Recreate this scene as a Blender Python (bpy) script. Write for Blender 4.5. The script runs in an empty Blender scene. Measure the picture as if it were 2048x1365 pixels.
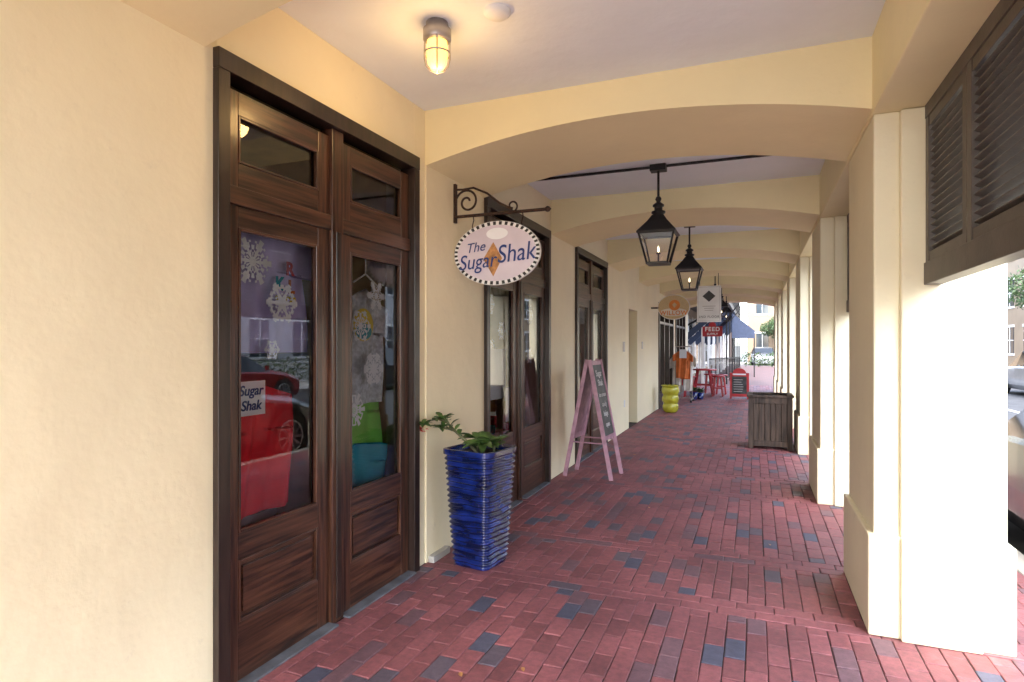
import bpy, math, random
from mathutils import Vector, Matrix
random.seed(7)
R=math.radians
scene=bpy.context.scene
COL=scene.collection
# ------------------------------------------------------------------ materials
def nm(name):
    m=bpy.data.materials.new(name); m.use_nodes=True
    nt=m.node_tree; b=nt.nodes['Principled BSDF']
    return m,nt,b
def mat(name,col,rough=.6,metal=0,var=.12,vscale=6,bump=.0,bscale=80,coat=0,stretch=(1,1,1),emit=None,es=0,col2=None,detail=4,spec=None):
    m,nt,b=nm(name); N=nt.nodes; L=nt.links
    tc=N.new('ShaderNodeTexCoord'); mp=N.new('ShaderNodeMapping'); mp.inputs['Scale'].default_value=stretch
    L.new(tc.outputs['Object'],mp.inputs[0])
    no=N.new('ShaderNodeTexNoise'); no.inputs['Scale'].default_value=vscale; no.inputs['Detail'].default_value=detail
    L.new(mp.outputs[0],no.inputs['Vector'])
    cr=N.new('ShaderNodeValToRGB')
    a=[max(0,c*(1-var)) for c in col]; c2=[min(1,c*(1+var)) for c in col] if col2 is None else list(col2)
    cr.color_ramp.elements[0].color=(*a,1); cr.color_ramp.elements[1].color=(*c2,1)
    cr.color_ramp.elements[0].position=.35; cr.color_ramp.elements[1].position=.65
    L.new(no.outputs[0],cr.inputs[0]); L.new(cr.outputs[0],b.inputs['Base Color'])
    b.inputs['Roughness'].default_value=rough; b.inputs['Metallic'].default_value=metal
    b.inputs['Coat Weight'].default_value=coat; b.inputs['Coat Roughness'].default_value=.12
    if spec is not None: b.inputs['Specular IOR Level'].default_value=spec
    if bump:
        n2=N.new('ShaderNodeTexNoise'); n2.inputs['Scale'].default_value=bscale; n2.inputs['Detail'].default_value=5
        L.new(mp.outputs[0],n2.inputs['Vector'])
        bp=N.new('ShaderNodeBump'); bp.inputs['Strength'].default_value=bump; bp.inputs['Distance'].default_value=.01
        L.new(n2.outputs[0],bp.inputs['Height']); L.new(bp.outputs[0],b.inputs['Normal'])
    if emit: b.inputs['Emission Color'].default_value=(*emit,1); b.inputs['Emission Strength'].default_value=es
    return m
def stucco(name,col,dirt=.25):
    m,nt,b=nm(name); N=nt.nodes; L=nt.links
    tc=N.new('ShaderNodeTexCoord')
    n1=N.new('ShaderNodeTexNoise'); n1.inputs['Scale'].default_value=1.1; n1.inputs['Detail'].default_value=6; n1.inputs['Roughness'].default_value=.6
    L.new(tc.outputs['Object'],n1.inputs['Vector'])
    cr=N.new('ShaderNodeValToRGB'); cr.color_ramp.elements[0].position=.3; cr.color_ramp.elements[1].position=.72
    cr.color_ramp.elements[0].color=(*[c*.93 for c in col],1); cr.color_ramp.elements[1].color=(*[min(1,c*1.04) for c in col],1)
    L.new(n1.outputs[0],cr.inputs[0])
    n2=N.new('ShaderNodeTexNoise'); n2.inputs['Scale'].default_value=9; n2.inputs['Detail'].default_value=8; n2.inputs['Roughness'].default_value=.75
    L.new(tc.outputs['Object'],n2.inputs['Vector'])
    r2=N.new('ShaderNodeValToRGB'); r2.color_ramp.elements[0].position=.60; r2.color_ramp.elements[1].position=.78
    L.new(n2.outputs[0],r2.inputs[0])
    sx=N.new('ShaderNodeSeparateXYZ'); L.new(tc.outputs['Object'],sx.inputs[0])
    mr=N.new('ShaderNodeMapRange'); mr.inputs['From Min'].default_value=0; mr.inputs['From Max'].default_value=.9
    mr.inputs['To Min'].default_value=1; mr.inputs['To Max'].default_value=.35; L.new(sx.outputs[2],mr.inputs[0])
    mu=N.new('ShaderNodeMath'); mu.operation='MULTIPLY'; L.new(r2.outputs[0],mu.inputs[0]); L.new(mr.outputs[0],mu.inputs[1])
    mu2=N.new('ShaderNodeMath'); mu2.operation='MULTIPLY'; L.new(mu.outputs[0],mu2.inputs[0]); mu2.inputs[1].default_value=dirt*2
    mx=N.new('ShaderNodeMix'); mx.data_type='RGBA'; L.new(mu2.outputs[0],mx.inputs[0]); L.new(cr.outputs[0],mx.inputs[6]); mx.inputs[7].default_value=(.5,.44,.33,1)
    L.new(mx.outputs[2],b.inputs['Base Color']); b.inputs['Roughness'].default_value=.62
    n3=N.new('ShaderNodeTexNoise'); n3.inputs['Scale'].default_value=55; n3.inputs['Detail'].default_value=6; L.new(tc.outputs['Object'],n3.inputs['Vector'])
    n4=N.new('ShaderNodeTexNoise'); n4.inputs['Scale'].default_value=3.5; n4.inputs['Detail'].default_value=3; L.new(tc.outputs['Object'],n4.inputs['Vector'])
    bp=N.new('ShaderNodeBump'); bp.inputs['Strength'].default_value=.15; bp.inputs['Distance'].default_value=.006; L.new(n3.outputs[0],bp.inputs['Height'])
    b2=N.new('ShaderNodeBump'); b2.inputs['Strength'].default_value=.35; b2.inputs['Distance'].default_value=.03; L.new(n4.outputs[0],b2.inputs['Height']); L.new(bp.outputs[0],b2.inputs['Normal'])
    L.new(b2.outputs[0],b.inputs['Normal'])
    return m
def glassmat(name,ior=1.7,tint=(1,1,1)):
    m=bpy.data.materials.new(name); m.use_nodes=True; nt=m.node_tree; N=nt.nodes; L=nt.links
    for n in list(N): N.remove(n)
    o=N.new('ShaderNodeOutputMaterial'); t=N.new('ShaderNodeBsdfTransparent'); t.inputs[0].default_value=(*tint,1)
    g=N.new('ShaderNodeBsdfGlossy'); g.inputs['Roughness'].default_value=.0
    f=N.new('ShaderNodeFresnel'); f.inputs['IOR'].default_value=ior
    mx=N.new('ShaderNodeMixShader'); L.new(f.outputs[0],mx.inputs[0]); L.new(t.outputs[0],mx.inputs[1]); L.new(g.outputs[0],mx.inputs[2]); L.new(mx.outputs[0],o.inputs[0])
    return m
M={}
M['wall']=stucco('cream_stucco',(.88,.79,.55),.35)
M['beam']=stucco('cream_stucco_beam',(.88,.77,.46),.1)
M['pillar']=stucco('cream_stucco_pillar',(.80,.73,.52),.5)
M['ceil']=stucco('ceiling_plaster',(.84,.90,.95),.12)
M['woodV']=mat('mahogany_v',(.035,.014,.008),.3,var=.5,vscale=9,stretch=(6,6,.3),col2=(.10,.04,.022),bump=.12,bscale=40,coat=.25,detail=8)
M['woodH']=mat('mahogany_h',(.035,.014,.008),.3,var=.5,vscale=9,stretch=(6,.3,6),col2=(.10,.04,.022),bump=.12,bscale=40,coat=.25,detail=8)
M['casing']=mat('casing_dark',(.022,.012,.009),.35,var=.4,vscale=9,stretch=(4,4,.4),coat=.15,bump=.1)
M['glass']=glassmat('window_glass',1.85)
M['lglass']=glassmat('lantern_glass',1.45)
M['black']=mat('black_iron',(.012,.012,.014),.42,metal=.3,var=.3)
M['rust']=mat('rusty_iron',(.02,.014,.012),.6,metal=.4,vscale=40,col2=(.07,.035,.02),bump=.4,bscale=120)
M['bronze']=mat('dark_bronze',(.03,.026,.024),.35,metal=.7,var=.3,vscale=20)
M['shut']=mat('shutter_brown',(.085,.07,.058),.45,var=.15,vscale=12,bump=.08)
M['blue']=mat('cobalt_glaze',(.003,.008,.06),.14,var=.5,vscale=7,stretch=(1,1,3),col2=(.006,.02,.15),bump=.25,bscale=25,coat=.5)
M['soil']=mat('soil',(.03,.02,.013),.95,var=.5,vscale=50,bump=1,bscale=60)
M['leaf']=mat('leaf_green',(.045,.11,.025),.4,var=.4,vscale=14,col2=(.11,.2,.05))
M['stem']=mat('plant_stem',(.12,.12,.06),.7,var=.3,vscale=20)
M['flower']=mat('flower_red',(.6,.05,.04),.5)
M['pink']=mat('pink_paint',(.43,.24,.31),.5,var=.18,vscale=14,bump=.15,bscale=60)
M['chalk']=mat('chalkboard',(.05,.055,.06),.55,var=.5,vscale=5)
M['chalkw']=mat('chalk_white',(.6,.6,.6),.9)
M['oldwood']=mat('weathered_wood',(.04,.026,.019),.65,var=.4,vscale=8,stretch=(5,5,.4),col2=(.085,.056,.04),bump=.4,bscale=30,detail=7)
M['yellow']=mat('yellow_glaze',(.42,.40,.03),.22,var=.15,vscale=8,coat=.4)
M['white']=mat('white_paint',(.75,.75,.74),.5,var=.04)
M['paper']=mat('white_paper',(.82,.83,.86),.8,var=.03)
M['signpink']=mat('sign_pink_paint',(.64,.57,.64),.35,var=.06,vscale=5)
M['blk']=mat('black_paint',(.012,.012,.015),.35)
M['navy']=mat('navy_lettering',(.015,.04,.19),.35)
M['tan']=mat('tan_paint',(.42,.2,.07),.45,var=.3,vscale=30)
M['redp']=mat('red_paint',(.42,.02,.03),.4)
M['orange']=mat('orange_paint',(.62,.19,.03),.45)
M['signtan']=mat('sign_tan',(.55,.42,.24),.5,var=.1,vscale=60)
M['purple']=mat('purple_cloth',(.6,.54,.85),.9,var=.1)
M['redc']=mat('red_cloth',(.75,.015,.03),.85,var=.15)
M['grey']=mat('grey_cloth',(.55,.58,.64),.9,var=.2,vscale=40)
M['teal']=mat('teal_cloth',(.01,.32,.4),.8)
M['green']=mat('green_cloth',(.2,.62,.08),.8)
M['yel']=mat('yellow_cloth',(.8,.6,.06),.8)
M['orc']=mat('orange_cloth',(.6,.16,.04),.85,var=.2)
M['whc']=mat('white_cloth',(.7,.66,.6),.9,var=.1)
M['int']=mat('interior_wall',(.7,.56,.3),.8,var=.1)
M['intf']=mat('interior_floor',(.2,.12,.07),.5,var=.3)
M['dark']=mat('dark_recess',(.02,.018,.016),.8)
M['asphalt']=mat('asphalt',(.05,.05,.053),.85,var=.25,vscale=3,bump=.4,bscale=150)
M['conc']=mat('concrete',(.4,.38,.35),.8,var=.12,vscale=2,bump=.25,bscale=90)
M['slate']=mat('threshold_slate',(.11,.12,.14),.5,var=.25,vscale=10,bump=.2)
M['mortar']=mat('sand_joint',(.055,.038,.036),.95,var=.3,vscale=40,bump=.5,bscale=200)
M['ground']=mat('ground_mat',(.1,.1,.085),.9,var=.2,vscale=.5)
M['bwhite']=mat('white_render',(.45,.45,.45),.7,var=.05,vscale=1)
M['bbeige']=mat('beige_render',(.23,.165,.105),.7,var=.08,vscale=1)
M['winglass']=mat('house_window',(.03,.04,.05),.06,var=.3,vscale=.6)
M['roof']=mat('roof_shingle',(.08,.085,.1),.7,var=.3,vscale=8)
M['hedge']=mat('hedge_leaf',(.03,.06,.018),.6,var=.4,vscale=10,col2=(.06,.11,.03))
M['bark']=mat('bark',(.09,.065,.045),.85,var=.3,vscale=12,bump=.6,bscale=30)
M['tyre']=mat('tyre',(.015,.015,.015),.8)
M['rim']=mat('alloy_rim',(.5,.5,.52),.25,metal=.9)
M['carb']=mat('car_paint_black',(.012,.014,.02),.25,coat=.3,var=.1)
M['carw']=mat('car_paint_dark',(.02,.024,.032),.22,coat=.5,var=.1)
M['carr']=mat('car_paint_red',(.25,.015,.018),.22,coat=.6,var=.1)
M['cars']=mat('car_paint_silver',(.25,.26,.28),.28,metal=.5,coat=1,var=.05)
M['carg']=mat('car_glass',(.01,.012,.014),.04,var=.1)
M['head']=mat('headlamp',(.6,.62,.65),.12,coat=1)
M['tail']=mat('taillamp',(.4,.01,.01),.2,coat=1)
M['bulb']=mat('warm_bulb',(1,.75,.35),.4,emit=(1,.58,.12),es=2.4)
M['flame']=mat('gas_flame',(1,.8,.5),.4,emit=(1,.85,.6),es=6)
M['galv']=mat('grey_metal',(.4,.37,.36),.4,metal=.6)
M['plast']=mat('detector_plastic',(.8,.83,.87),.5,var=.02)
M['awn']=mat('dark_blue_awning',(.03,.045,.09),.7)
m,nt,b=nm('clay_brick'); N=nt.nodes; L=nt.links
at=N.new('ShaderNodeAttribute'); at.attribute_name='bc'
tc=N.new('ShaderNodeTexCoord'); n1=N.new('ShaderNodeTexNoise'); n1.inputs['Scale'].default_value=26; n1.inputs['Detail'].default_value=7; n1.inputs['Roughness'].default_value=.7
L.new(tc.outputs['Object'],n1.inputs['Vector'])
cr=N.new('ShaderNodeValToRGB'); cr.color_ramp.elements[0].color=(.62,.62,.65,1); cr.color_ramp.elements[1].color=(1.25,1.25,1.25,1); cr.color_ramp.elements[0].position=.3; cr.color_ramp.elements[1].position=.7
L.new(n1.outputs[0],cr.inputs[0])
mx=N.new('ShaderNodeMix'); mx.data_type='RGBA'; mx.blend_type='MULTIPLY'; mx.inputs[0].default_value=1; L.new(at.outputs['Color'],mx.inputs[6]); L.new(cr.outputs[0],mx.inputs[7])
nb=N.new('ShaderNodeTexNoise'); nb.inputs['Scale'].default_value=1.3; nb.inputs['Detail'].default_value=5; L.new(tc.outputs['Object'],nb.inputs['Vector'])
c3=N.new('ShaderNodeValToRGB'); c3.color_ramp.elements[0].color=(.74,.76,.81,1); c3.color_ramp.elements[1].color=(1.12,1.12,1.12,1); c3.color_ramp.elements[0].position=.35; c3.color_ramp.elements[1].position=.65
L.new(nb.outputs[0],c3.inputs[0])
m2=N.new('ShaderNodeMix'); m2.data_type='RGBA'; m2.blend_type='MULTIPLY'; m2.inputs[0].default_value=1; L.new(mx.outputs[2],m2.inputs[6]); L.new(c3.outputs[0],m2.inputs[7])
L.new(m2.outputs[2],b.inputs['Base Color'])
rr=N.new('ShaderNodeMapRange'); rr.inputs['To Min'].default_value=.48; rr.inputs['To Max'].default_value=.8; L.new(n1.outputs[0],rr.inputs[0]); L.new(rr.outputs[0],b.inputs['Roughness'])
n2=N.new('ShaderNodeTexNoise'); n2.inputs['Scale'].default_value=140; n2.inputs['Detail'].default_value=4; L.new(tc.outputs['Object'],n2.inputs['Vector'])
bp=N.new('ShaderNodeBump'); bp.inputs['Strength'].default_value=.5; bp.inputs['Distance'].default_value=.004; L.new(n2.outputs[0],bp.inputs['Height']); L.new(bp.outputs[0],b.inputs['Normal'])
M['brick']=m
# ------------------------------------------------------------------ mesh builder
class MB:
    def __init__(s): s.v=[]; s.f=[]; s.m=[]; s.ms=[]; s.sm=[]
    def mi(s,k):
        if k not in s.ms: s.ms.append(k)
        return s.ms.index(k)
    def add(s,vs,fs,k,smooth=False):
        o=len(s.v); s.v+= [tuple(p) for p in vs]; i=s.mi(k)
        for f in fs: s.f.append([o+q for q in f]); s.m.append(i); s.sm.append(smooth)
    def box(s,x0,x1,y0,y1,z0,z1,k,rot=None):
        vs=[(x,y,z) for z in (z0,z1) for x,y in ((x0,y0),(x1,y0),(x1,y1),(x0,y1))]
        if rot:
            c=Vector(((x0+x1)/2,(y0+y1)/2,(z0+z1)/2)); vs=[c+rot@(Vector(p)-c) for p in vs]
        s.add(vs,[(3,2,1,0),(4,5,6,7),(0,1,5,4),(1,2,6,5),(2,3,7,6),(3,0,4,7)],k)
    def beam(s,p0,p1,w,d,k,up=(0,0,1)):
        p0=Vector(p0);p1=Vector(p1);a=(p1-p0).normalized(); u=Vector(up)
        if abs(a.dot(u))>.98:u=Vector((1,0,0))
        r=a.cross(u).normalized(); u=r.cross(a)
        vs=[]
        for p in(p0,p1):
            for i,j in((-1,-1),(1,-1),(1,1),(-1,1)): vs.append(p+r*i*w/2+u*j*d/2)
        s.add(vs,[(3,2,1,0),(4,5,6,7),(0,1,5,4),(1,2,6,5),(2,3,7,6),(3,0,4,7)],k)
    def tube(s,pts,r,k,n=10,cap=True):
        pts=[Vector(p) for p in pts]; rs=r if isinstance(r,(list,tuple)) else [r]*len(pts)
        vs=[];fs=[]; pu=None
        for i,p in enumerate(pts):
            a=(pts[min(i+1,len(pts)-1)]-pts[max(i-1,0)]).normalized()
            u=Vector((0,0,1)) if pu is None else pu
            if abs(a.dot(u))>.95: u=Vector((1,0,0)) if abs(a.x)<.9 else Vector((0,1,0))
            x=a.cross(u).normalized(); y=x.cross(a).normalized(); pu=y
            for q in range(n):
                t=2*math.pi*q/n; vs.append(p+x*rs[i]*math.cos(t)+y*rs[i]*math.sin(t))
        for i in range(len(pts)-1):
            for q in range(n): fs.append((i*n+q,i*n+(q+1)%n,(i+1)*n+(q+1)%n,(i+1)*n+q))
        s.add(vs,fs,k,True)
        if cap:
            s.add(vs[:n],[list(range(n))],k); s.add(vs[-n:],[list(range(n))],k)
    def lathe(s,c,prof,k,n=24,smooth=True):
        vs=[];fs=[]
        for r,z in prof:
            for q in range(n):
                t=2*math.pi*q/n; vs.append((c[0]+r*math.cos(t),c[1]+r*math.sin(t),c[2]+z))
        for i in range(len(prof)-1):
            for q in range(n): fs.append((i*n+q,i*n+(q+1)%n,(i+1)*n+(q+1)%n,(i+1)*n+q))
        s.add(vs,fs,k,smooth)
    def obj(s,name,parent=None,bevel=0,seg=2):
        me=bpy.data.meshes.new(name); me.from_pydata(s.v,[],s.f); 
        for k in s.ms: me.materials.append(M[k])
        for p,i,sm in zip(me.polygons,s.m,s.sm): p.material_index=i; p.use_smooth=sm
        me.update()
        o=bpy.data.objects.new(name,me); COL.objects.link(o)
        if parent: o.parent=parent
        if bevel:
            md=o.modifiers.new('bev','BEVEL'); md.width=bevel; md.segments=seg; md.limit_method='ANGLE'; md.angle_limit=R(40)
        return o
def empty(name,loc=(0,0,0)):
    e=bpy.data.objects.new(name,None); COL.objects.link(e); e.empty_display_size=.1; return e
def text(name,body,size,loc,k,parent,rot=(90,0,0),shear=0,off=0,ext=.001,space=1,sx=1):
    c=bpy.data.curves.new(name,'FONT'); c.body=body; c.size=size; c.align_x='CENTER'; c.align_y='CENTER'
    c.shear=shear; c.offset=off; c.extrude=ext; c.space_character=space
    o=bpy.data.objects.new(name,c); COL.objects.link(o); o.location=loc; o.rotation_euler=[R(a) for a in rot]; o.scale=(sx,1,1)
    c.materials.append(M[k]); o.parent=parent; return o
WX=-2.1; PX=.565; PXO=1.137
BAY=2.75; Y0=.85; BD=.97
beamsY=[Y0+BAY*i for i in range(-1,8)]   # -1.9 .. 20.1
CZ=3.105
END=beamsY[-1]+BD
# ------------------------------------------------------------------ arcade building
B=empty('arcade_building')
doors=[(1.86,3.48),(4.57,6.26),(7.31,9.01)]
open_=(10.8,11.65)
shopw=(14.35,17.0)
START=-1.93
def wallseg(a,b,z0=0,z1=CZ): 
    wb.box(WX-.22,WX,a,b,z0,z1,'wall')
wb=MB()
cuts=[(a+.02,b-.02,2.72) for a,b in doors]+[(open_[0],open_[1],2.15),(shopw[0],shopw[1],2.5),(17.6,20.0,2.5)]
p=START
for a,b_,t in cuts:
    wallseg(p,a); wb.box(WX-.22,WX-.0005,a,b_,t,CZ,'wall'); p=b_
wallseg(p,END)
wb.obj('shop_wall',B,.004)
pb=MB()
for (a,b_) in [(3.6,4.5)]:
    pb.box(WX-.01,WX+.012,a,b_,0,2.735,'wall')
pb.obj('wall_pilaster',B,.006)
cb=MB(); cb.box(WX-.2,PX+.02,START,END,CZ,CZ+.15,'ceil'); cb.obj('arcade_ceiling',B)
ub=MB(); ub.box(-9,PXO-.02,START,END,CZ+.16,7.2,'wall'); ub.box(-9.2,PXO+.25,START-.2,END+.25,7.2,7.45,'white')
for i in range(len(beamsY)-1):
    y=beamsY[i]+BAY/2+BD/2
    ub.box(PXO-.03,PXO+.01,y-.55,y+.55,4.1,6.1,'white'); ub.box(PXO,PXO+.02,y-.47,y+.47,4.18,6.02,'winglass')
ub.obj('upper_floor',B)
def arch(y,yd,name):
    n=28; x0=WX-.01; x1=PX+.01; sp=2.725; rise=.165
    c=x1-x0; r=(c*c/4+rise*rise)/(2*rise); xc=(x0+x1)/2; zc=sp+rise-r
    a=MB(); vs=[]
    for i in range(n+1):
        x=x0+c*i/n; z=zc+math.sqrt(r*r-(x-xc)**2)
        vs+=[(x,y,z),(x,y,CZ+.02),(x,y+yd,CZ+.02),(x,y+yd,z)]
    fs=[];sf=[]
    for i in range(n):
        o=i*4;q=o+4
        fs+=[(o,q,q+1,o+1),(o+2,q+2,q+3,o+3)]; sf+=[(o+3,q+3,q,o)]
    a.add(vs,fs,'beam'); a.add(vs,sf,'beam',True)
    a.obj(name,B)
for y in beamsY: arch(y,BD,'arch_beam')
lb=MB(); lb.box(PX,PXO-.01,START,END,2.70,CZ+.16,'beam'); lb.obj('arcade_lintel',B,.006)
PD=.88
for y in beamsY:
    q=MB(); e=.028; pd=.79 if abs(y-.85)<.1 else PD
    q.box(PX+.006,.69,y,y+pd,.5,2.699,'pillar'); q.box(.688,1.02,y-.03,y+pd+.03,.5,2.697,'pillar'); q.box(1.018,PXO,y,y+pd,.5,2.698,'pillar')
    q.box(PX-e+.006,.69,y-e,y+pd+e,0,.52,'pillar'); q.box(.685-.0,1.025,y-.03-e,y+pd+.03+e,0,.523,'pillar'); q.box(1.015,PXO+e,y-e,y+pd+e,0,.519,'pillar')
    q.obj('pillar',B,.009)
def shutter(a,b_,name):
    s=MB(); x0=.80; x1=.85; z0=1.80; z1=2.70
    s.box(x0-.015,x1+.01,a,b_,z0-.0,z0+.11,'shut')
    s.box(x0-.01,x1,a,b_,z1-.07,z1-.001,'shut')
    n=3; w=(b_-a)/n
    for i in range(n):
        ya=a+i*w; yb=ya+w
        s.box(x0-.008,x1-.003,ya+.002,ya+.055,z0+.11,z1-.07,'shut'); s.box(x0-.008,x1-.003,yb-.055,yb-.002,z0+.11,z1-.07,'shut')
        s.box(x0-.004,x1-.006,ya+.055,yb-.055,z0+.11,z0+.16,'shut'); s.box(x0-.004,x1-.006,ya+.055,yb-.055,z1-.12,z1-.07,'shut')
        z=z0+.175
        while z<z1-.13:
            s.box(x0-.002,x1-.002,ya+.056,yb-.056,z-.003,z+.003,'shut',Matrix.Rotation(R(26),3,'Y')); z+=.036
    s.obj(name,B,.002,1)
for i in (0,1,2): shutter(beamsY[i]+(.79 if i==1 else PD)+.03,beamsY[i+1]-.031,'louvered_shutter')
ib=MB(); 
for (a,b_) in [(.3,3.9),(4.2,6.9),(7.1,9.8),(13.9,20.5)]:
    ib.add([(-6.5,a,.01),(-2.32,a,.01),(-2.32,b_,.01),(-6.5,b_,.01)],[(0,1,2,3)],'intf')
    ib.add([(-6.5,a,.01),(-6.5,b_,.01),(-6.5,b_,3),(-6.5,a,3)],[(0,1,2,3)],'int')
    for y in(a,b_): ib.add([(-6.5,y,.01),(-2.32,y,.01),(-2.32,y,3),(-6.5,y,3)],[(0,1,2,3)],'int')
    ib.add([(-6.5,a,3),(-2.32,a,3),(-2.32,b_,3),(-6.5,b_,3)],[(0,1,2,3)],'int')
    for zz in (.5,1.0,1.5,2.0):
        ib.box(-6.4,-6.05,a+.2,b_-.2,zz,zz+.03,'oldwood')
        y=a+.3
        while y<b_-.4:
            w=random.uniform(.08,.2); ib.box(-6.35,-6.1,y,y+w,zz+.03,zz+random.uniform(.15,.38),random.choice(['redc','teal','green','yel','whc','purple','orange'])); y+=w+.05
    ib.box(-4.2,-3.7,a+.5,b_-.6,.01,.95,'oldwood')
ib.box(-3.6,-3.5,open_[0]-.1,open_[1]+.5,0,2.6,'int'); ib.box(-3.5,-2.33,open_[1]+.02,open_[1]+.08,0,2.6,'wall'); ib.box(-3.5,-2.33,open_[0]-.1,open_[0]-.02,0,2.6,'wall'); ib.box(-3.5,-2.33,open_[0],open_[1],2.2,2.25,'wall')
ib.obj('shop_interior',B)
def leaf(s,a,b_,first=True):
    xf=-2.118; xb=-2.165
    st=.085
    zt=2.115
    s.box(xb,xf,a,a+st,.012,zt,'woodV'); s.box(xb,xf,b_-st,b_,.012,zt,'woodV')
    s.box(xb,xf-.001,a+st,b_-st,2.02,zt,'woodH'); s.box(xb,xf-.001,a+st,b_-st,.545,.665,'woodH'); s.box(xb,xf-.001,a+st,b_-st,.012,.27,'woodH')
    s.box(xb+.008,xf-.018,a+st,b_-st,.27,.545,'woodH')
    s.box(xb+.01,xf-.008,a+st+.035,b_-st-.035,.305,.51,'woodH')
    g=.014
    for (z0,z1) in((.27,.545),(.665,2.02)):
        s.box(xf-.022,xf+.003,a+st,a+st+g,z0,z1,'woodV'); s.box(xf-.022,xf+.003,b_-st-g,b_-st,z0,z1,'woodV')
        s.box(xf-.022,xf+.002,a+st+g,b_-st-g,z0,z0+g,'woodH'); s.box(xf-.022,xf+.002,a+st+g,b_-st-g,z1-g,z1,'woodH')
    z0,z1=2.195,2.62
    s.box(xb,xf,a,a+st,z0,z1,'woodV'); s.box(xb,xf,b_-st,b_,z0,z1,'woodV')
    s.box(xb,xf-.001,a+st,b_-st,z0,2.305,'woodH'); s.box(xb,xf-.001,a+st,b_-st,2.515,z1,'woodH')
    for q in((a+st,a+st+.012),(b_-st-.012,b_-st)): s.box(xf-.02,xf+.003,q[0],q[1],2.305,2.515,'woodV')
    for q in((2.305,2.317),(2.503,2.515)): s.box(xf-.02,xf+.002,a+st+.012,b_-st-.012,q[0],q[1],'woodH')
    return (a+st,b_-st)
def door_unit(a,b_,name):
    s=MB(); j=.062
    s.box(WX-.08,-2.068,a,a+j,.0,2.66,'casing'); s.box(WX-.08,-2.068,b_-j,b_,.0,2.66,'casing'); s.box(WX-.08,-2.066,a,b_,2.66,2.745,'casing')
    mid=(a+b_)/2
    s.box(WX-.08,-2.098,mid-.047,mid+.047,.0,2.66,'woodV')
    s.box(-2.1,-2.09,mid-.018,mid+.018,.02,2.11,'casing')
    s.box(WX-.079,-2.104,a+j,mid-.047,2.115,2.195,'woodH'); s.box(WX-.079,-2.104,mid+.047,b_-j,2.115,2.195,'woodH')
    s.box(WX-.07,-2.055,a+j,mid-.047,0.0,.012,'slate');s.box(WX-.07,-2.055,mid+.047,b_-j,0.0,.012,'slate')
    g1=leaf(s,a+j+.003,mid-.05); g2=leaf(s,mid+.05,b_-j-.003)
    s.obj(name,B,.003,2)
    g=MB()
    for q in(g1,g2):
        for z0,z1 in((.665,2.02),(2.305,2.515)):
            g.add([(-2.142,q[0],z0),(-2.142,q[1],z0),(-2.142,q[1],z1),(-2.142,q[0],z1)],[(0,1,2,3)],'glass')
    g.obj(name+'_glass',B)
    return g1,g2
GL=[door_unit(a,b_,'double_door') for a,b_ in doors]
s=MB(); g=MB()
for (a,b_) in [shopw,(17.6,20.0)]:
    s.box(WX-.1,-2.07,a,a+.08,0,2.5,'casing'); s.box(WX-.1,-2.07,b_-.08,b_,0,2.5,'casing'); s.box(WX-.1,-2.07,a+.08,b_-.08,2.4,2.5,'casing'); s.box(WX-.1,-2.08,a+.08,b_-.08,0,.35,'casing')
    n=3
    for i in range(1,n): y=a+(b_-a)*i/n; s.box(WX-.1,-2.075,y-.05,y+.05,.35,2.4,'casing')
    s.box(WX-.09,-2.08,a+.08,b_-.08,2.0,2.06,'casing')
    g.add([(-2.14,a+.08,.35),(-2.14,b_-.08,.35),(-2.14,b_-.08,2.4),(-2.14,a+.08,2.4)],[(0,1,2,3)],'glass')
s.obj('shop_window_frame',B,.003); g.obj('shop_window_glass',B)
s=MB(); s.box(WX,WX+.012,10.25,10.4,1.38,1.55,'galv'); s.box(WX,WX+.012,12.1,12.2,1.42,1.56,'galv'); s.box(WX,WX+.012,10.35,10.42,.42,.54,'white'); s.obj('wall_plaque',B,.002)
# ------------------------------------------------------------------ brick walkway (individual bricks)
bv=[];bf=[];bc=[]
def brick(x0,x1,y0,y1):
    g=.0022; x0+=g;x1-=g;y0+=g;y1-=g
    h=random.gauss(0,.0009); tx=random.gauss(0,.0008); ty=random.gauss(0,.0008); dx=random.gauss(0,.0010); dy=random.gauss(0,.0012)
    c=.0035
    def P(x,y,z,sx,sy): bv.append((x+dx,y+dy,z+h+tx*sx+ty*sy))
    o=len(bv)
    P(x0,y0,-.03,0,0);P(x1,y0,-.03,0,0);P(x1,y1,-.03,0,0);P(x0,y1,-.03,0,0)
    P(x0,y0,-.003,-1,-1);P(x1,y0,-.003,1,-1);P(x1,y1,-.003,1,1);P(x0,y1,-.003,-1,1)
    P(x0+c,y0+c,0,-1,-1);P(x1-c,y0+c,0,1,-1);P(x1-c,y1-c,0,1,1);P(x0+c,y1-c,0,-1,1)
    fs=[]
    for a in (0,4):
        for i in range(4): fs.append((o+a+i,o+a+(i+1)%4,o+a+4+(i+1)%4,o+a+4+i))
    fs.append((o+8,o+9,o+10,o+11)); bf.extend(fs)
    t=random.random()
    if t<.04: col=(.085,.085,.12)
    elif t<.09: col=(.12,.09,.11)
    elif t<.18: col=(.17,.088,.10)
    else:
        u=random.random(); v=random.uniform(.82,1.12)
        col=((.225+.065*u)*v,(.076+.02*u)*v,(.080+.02*u)*v)
    bc.extend([col]*len(fs))
bw,bl=.098,.2
xa=WX+.0; xb_=1.62
edges=[]
for by in beamsY: edges+= [by-.05, by+BD-.15]
nx=int((xb_-xa)/bw)+1
segs=[]; cur=-2.0
for e in sorted([e for e in edges if e>-1.9 and e<END]):
    segs.append((cur,e,'f')); segs.append((e,e+2*bw,'b')); cur=e+2*bw
segs.append((cur,24.0,'f'))
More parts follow.
